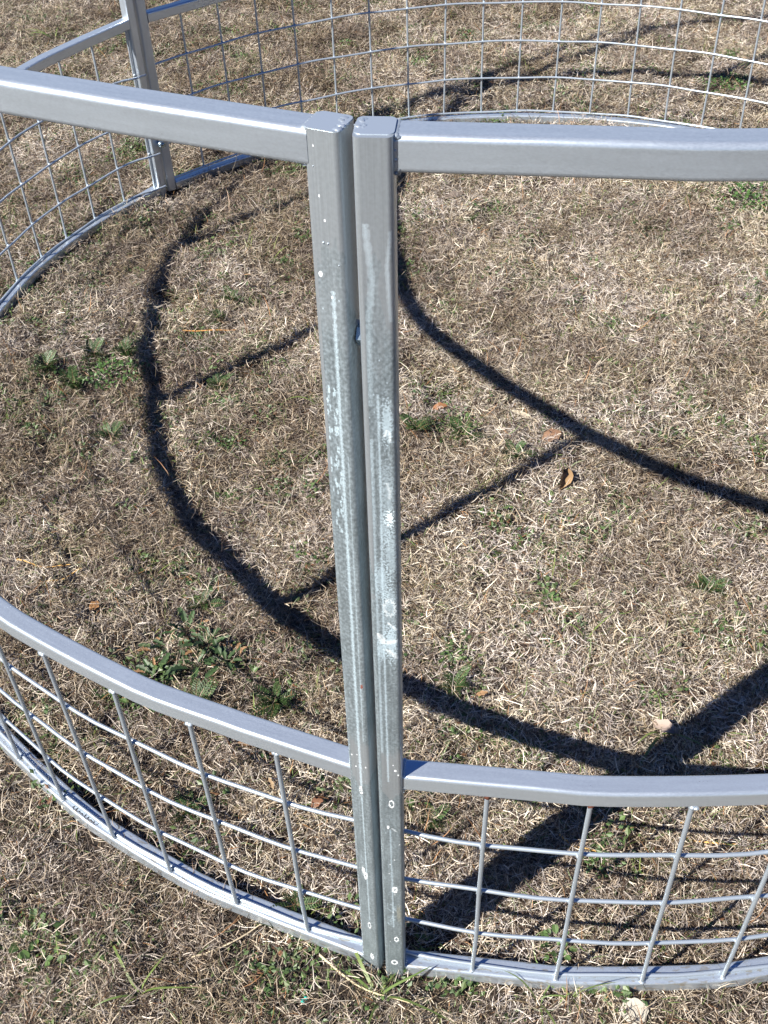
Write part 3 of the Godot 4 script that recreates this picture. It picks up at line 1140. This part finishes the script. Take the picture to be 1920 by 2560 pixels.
	for f in lobed:
		var o := plant("lobed_weed", f[2], "weed", "lobed weeds with dead brown leaves", f[0], f[1])
		for k in 14:
			leaf_part(o, lobed_leaf[k % 4], k * 2.4 + rng.randf_range(-0.4, 0.4), rng.randf_range(-0.05, 0.7), rng.randf_range(0.6, 1.1), rng.randf_range(0.0, 0.02))
		for k in 4:
			leaf_part(o, brown_leaf[k % 4], rng.randf() * TAU, rng.randf_range(0.1, 0.7), rng.randf_range(0.5, 0.9), rng.randf_range(0.005, 0.03), "dead_leaf", M.dead)
	# tufts of broad green grass
	var tufts := [
		[-0.03, -0.585, 1.0, 6, "broad-bladed green grass tuft at the foot of the end posts"],
		[0.21, -0.575, 0.8, 5, "broad-bladed grass tuft beside the pale fallen leaf"],
		[0.17, -0.57, 0.7, 4, "broad-bladed grass tuft against the right bottom rail's front"],
		[-0.12, -1.77, 0.7, 5, "broad-bladed grass tuft half behind the left post"],
		[-1.03, -3.78, 1.1, 8, "dark green grass tuft in the top left corner"],
		[-0.92, -3.70, 1.0, 7, "dark green grass tuft beside the top left one"],
		[-0.54, -4.00, 1.0, 7, "dark green grass tuft behind the back post joint"],
		[0.32, -1.15, 0.7, 4, "thin green grass tuft in the pale grass right of posts"],
		[0.40, -0.96, 0.9, 4, "green grass tuft standing in the post's shadow"],
		[-0.33, -0.60, 0.8, 5, "green grass tuft in the foreground left of the posts"]]
	for f in tufts:
		var o := plant("grass_tuft", f[4], "grass tuft", "tufts of broad green grass", f[0], f[1])
		for k in int(f[3]):
			leaf_part(o, blade_leaf[k % 4], k * 2.4 + rng.randf_range(-0.5, 0.5), rng.randf_range(-0.4, 0.3), f[2] * rng.randf_range(0.6, 1.05), 0.002, "blade")
	# low dark mats
	var mats := [[0.94, -2.58, 1.3, "dark green mossy mat behind the right top rail"], [0.97, -2.50, 1.0, "dark green mossy mat at the right edge, nearer one"], [1.06, -3.25, 1.0, "dark green mat far back at the right edge"], [-0.57, -1.92, 0.9, "grey-green mat beside the left ferny patch"]]
	for f in mats:
		var s := Shape.new()
		for k in 420:
			var a := rng.randf() * TAU
			var r := 0.075 * pow(rng.randf(), 0.6)
			var p := Vector3(cos(a) * r * 1.3, 0.016 * (1.0 - r / 0.09) + rng.randf_range(0.0, 0.008), sin(a) * r)
			s.tint = Color(0.055, 0.105, 0.030) * rng.randf_range(0.6, 1.5)
			s.tint.a = 1.0
			var d := Vector3(cos(a * 3.7 + k), rng.randf_range(0.1, 0.8), sin(a * 3.7 + k)).normalized() * 0.009
			var e := d.cross(Vector3(rng.randf_range(-0.3, 0.3), 1, 0)).normalized() * 0.0032
			s.flat([p, p + d * 0.55 + e, p + d])
			s.flat([p, p + d, p + d * 0.55 - e])
		var o := MeshInstance3D.new()
		o.name = numbered("weed_mat")
		o.mesh = s.done()
		o.material_override = M.leaf
		o.position = Vector3(f[0], gh(f[0], f[1]) + 0.006, f[1])
		o.scale = Vector3.ONE * f[2]
		add_child(o)
		tag(o, f[3], "weed", "low dark weed mats")

# ------------------------------------------------------------------ litter
func fallen(called: String, label: String, category: String, x: float, z: float, length: float, wide: float, curl: float, c: Color, turn: float, tilt := 0.2):
	var s := Shape.new()
	var n := 9
	var m := 5
	var rows: Array = []
	for a in n:
		var t := float(a) / (n - 1)
		var w := wide * pow(sin(PI * clampf(t * 0.94 + 0.04, 0, 1)), 0.75) * (1.0 + 0.12 * sin(a * 2.1 + x * 30.0))
		var row: Array = []
		for b in m:
			var f := (float(b) / (m - 1) - 0.5) * 2.0
			s.tint = c * (0.92 + 0.16 * fine.get_noise_2d(a * 3.0 + x * 99.0, b * 3.0)) * (0.82 if b == 2 else 1.0)
			s.tint.a = 1.0
			var y := curl * (f * f * wide * 1.2 + sin(t * PI) * length * 0.25) + 0.0015 * sin(a * 1.9 + b * 2.0)
			row.append(s.vert(Vector3((t - 0.5) * length, y, f * w), Vector3(-curl * cos(t * PI) * 0.5, 1, -curl * f * 0.9).normalized()))
		rows.append(row)
	for a in n - 1:
		for b in m - 1:
			s.quad(rows[a][b], rows[a][b + 1], rows[a + 1][b + 1], rows[a + 1][b])
	s.tint = c * 0.7
	s.tint.a = 1.0
	var o := MeshInstance3D.new()
	o.name = numbered(called)
	o.mesh = s.done()
	o.material_override = M.dead
	o.position = Vector3(x, gh(x, z) + 0.018, z)
	o.rotation = Vector3(tilt, turn, tilt * 0.6)
	add_child(o)
	tag(o, label, category)
	var st := Shape.new()
	st.tint = c * 0.6
	st.tint.a = 1.0
	tube(st, [Vector3(-length * 0.48, 0, 0), Vector3(-length * 0.6, 0.001, 0.001), Vector3(-length * 0.72, 0.0, 0.004)], 0.0008, 5, 0.7)
	part("stalk", st.done(), o, M.dead)

func twig(called: String, label: String, category: String, x: float, z: float, length: float, turn: float, c: Color, r: float):
	var s := Shape.new()
	s.tint = c
	var pts: Array = []
	for k in 8:
		pts.append(Vector3((k / 7.0 - 0.5) * length, 0.003 * sin(k * 1.1 + x * 9.0), 0.05 * length * sin(k * 0.7 + z)))
	tube(s, pts, r, 6, 0.5)
	var o := MeshInstance3D.new()
	o.name = numbered(called)
	o.mesh = s.done()
	o.material_override = M.dead
	o.position = Vector3(x, gh(x, z) + 0.017, z)
	o.rotation.y = turn
	add_child(o)
	tag(o, label, category)

func litter():
	fallen("fallen_leaf", "reddish brown curled leaf lying right of the post above the ferny weeds", "leaf", 0.12, -1.75, 0.030, 0.008, 0.7, Color(0.25, 0.12, 0.06), 0.2)
	fallen("fallen_leaf", "tall curled brown leaf right of the short shadow branch", "leaf", 0.33, -1.52, 0.045, 0.012, 0.9, Color(0.30, 0.19, 0.10), 1.4, 0.5)
	fallen("fallen_leaf", "dark brown leaf tucked against the thick shadow's fork", "leaf", 0.33, -1.645, 0.042, 0.014, 0.5, Color(0.24, 0.14, 0.09), 0.4)
	fallen("fallen_leaf", "large pale beige leaf in the foreground right of the posts", "leaf", 0.283, -0.555, 0.036, 0.016, 0.15, Color(0.46, 0.42, 0.35), 0.1, 0.1)
	fallen("fallen_leaf", "pale pinkish leaf lying by the shadow junction at right", "leaf", 0.405, -0.96, 0.042, 0.010, 0.6, Color(0.33, 0.26, 0.22), -0.6)
	fallen("fallen_leaf", "grey crumpled leaf far back below the right top rail", "leaf", 0.21, -2.60, 0.050, 0.010, 0.5, Color(0.13, 0.105, 0.09), 0.2, 0.3)
	fallen("fallen_leaf", "small orange-brown leaf left above the left middle rail", "leaf", -0.49, -1.25, 0.020, 0.008, 0.4, Color(0.30, 0.16, 0.07), 0.9)
	fallen("fallen_leaf", "brown leaf among weeds behind the left mesh near the post", "leaf", -0.11, -0.86, 0.026, 0.007, 0.7, Color(0.20, 0.10, 0.06), 0.9)
	fallen("fallen_leaf", "small tan leaf behind the left mesh left of the brown one", "leaf", -0.18, -0.89, 0.022, 0.005, 0.6, Color(0.32, 0.23, 0.14), 2.0)
	fallen("fallen_leaf", "orange scrap of leaf in pale grass above the right middle rail", "leaf", 0.14, -1.04, 0.018, 0.004, 0.3, Color(0.28, 0.17, 0.09), 0.2)
	fallen("fallen_leaf", "tiny tan leaf below the short shadow branch at right", "leaf", 0.45, -1.41, 0.018, 0.006, 0.4, Color(0.38, 0.29, 0.16), 0.7)
	fallen("bark_piece", "pale ridged strip of bark above the dark leaf at the shadow", "bark", 0.285, -1.715, 0.070, 0.0055, 0.25, Color(0.42, 0.36, 0.27), -0.75, 0.1)
	twig("orange_straw", "long orange straw lying right of the curved shadow", "straw", -0.37, -2.06, 0.12, 0.05, Color(0.50, 0.25, 0.08), 0.0014)
	var orange := Color(0.60, 0.36, 0.12)
	twig("orange_straw", "upper orange straw behind the third upright wire right of post", "straw", 0.41, -0.81, 0.085, -0.4, orange, 0.0018)
	twig("orange_straw", "lower orange straw behind the third upright wire right of post", "straw", 0.43, -0.78, 0.075, -0.2, orange, 0.0018)
	twig("orange_straw", "orange straw behind the second upright wire right of post", "straw", 0.25, -0.78, 0.06, -0.5, orange, 0.0016)
	twig("orange_straw", "orange straw above the left middle rail at the frame edge", "straw", -0.60, -1.36, 0.10, -0.15, orange, 0.0016)
	twig("orange_straw", "short orange straw crossing below it at the left frame edge", "straw", -0.56, -1.33, 0.07, 0.5, orange, 0.0015)
	twig("dry_stalk", "pale dry stalk lying in front of the posts' feet", "stalk", -0.05, -0.60, 0.13, -0.55, Color(0.56, 0.46, 0.29), 0.0016)
	twig("dry_stalk", "pale dry stalk in front of the left bottom rail", "stalk", -0.22, -0.67, 0.11, 0.45, Color(0.52, 0.43, 0.30), 0.0015)
	# a crumb of turquoise plastic
	var s := Shape.new()
	for k in 5:
		lump(s, Vector3(rng.randf_range(-0.004, 0.004), rng.randf_range(0, 0.003), rng.randf_range(-0.003, 0.003)), Vector3(0.0022, 0.0014, 0.0018), 0.3)
	var o := MeshInstance3D.new()
	o.name = "plastic_scrap"
	o.mesh = s.done()
	o.material_override = plain(Color(0.12, 0.72, 0.66), 0.5)
	o.position = Vector3(-0.12, gh(-0.12, -0.58) + 0.020, -0.58)
	add_child(o)
	tag(o, "tiny turquoise scrap of plastic in the foreground left of the posts", "scrap")
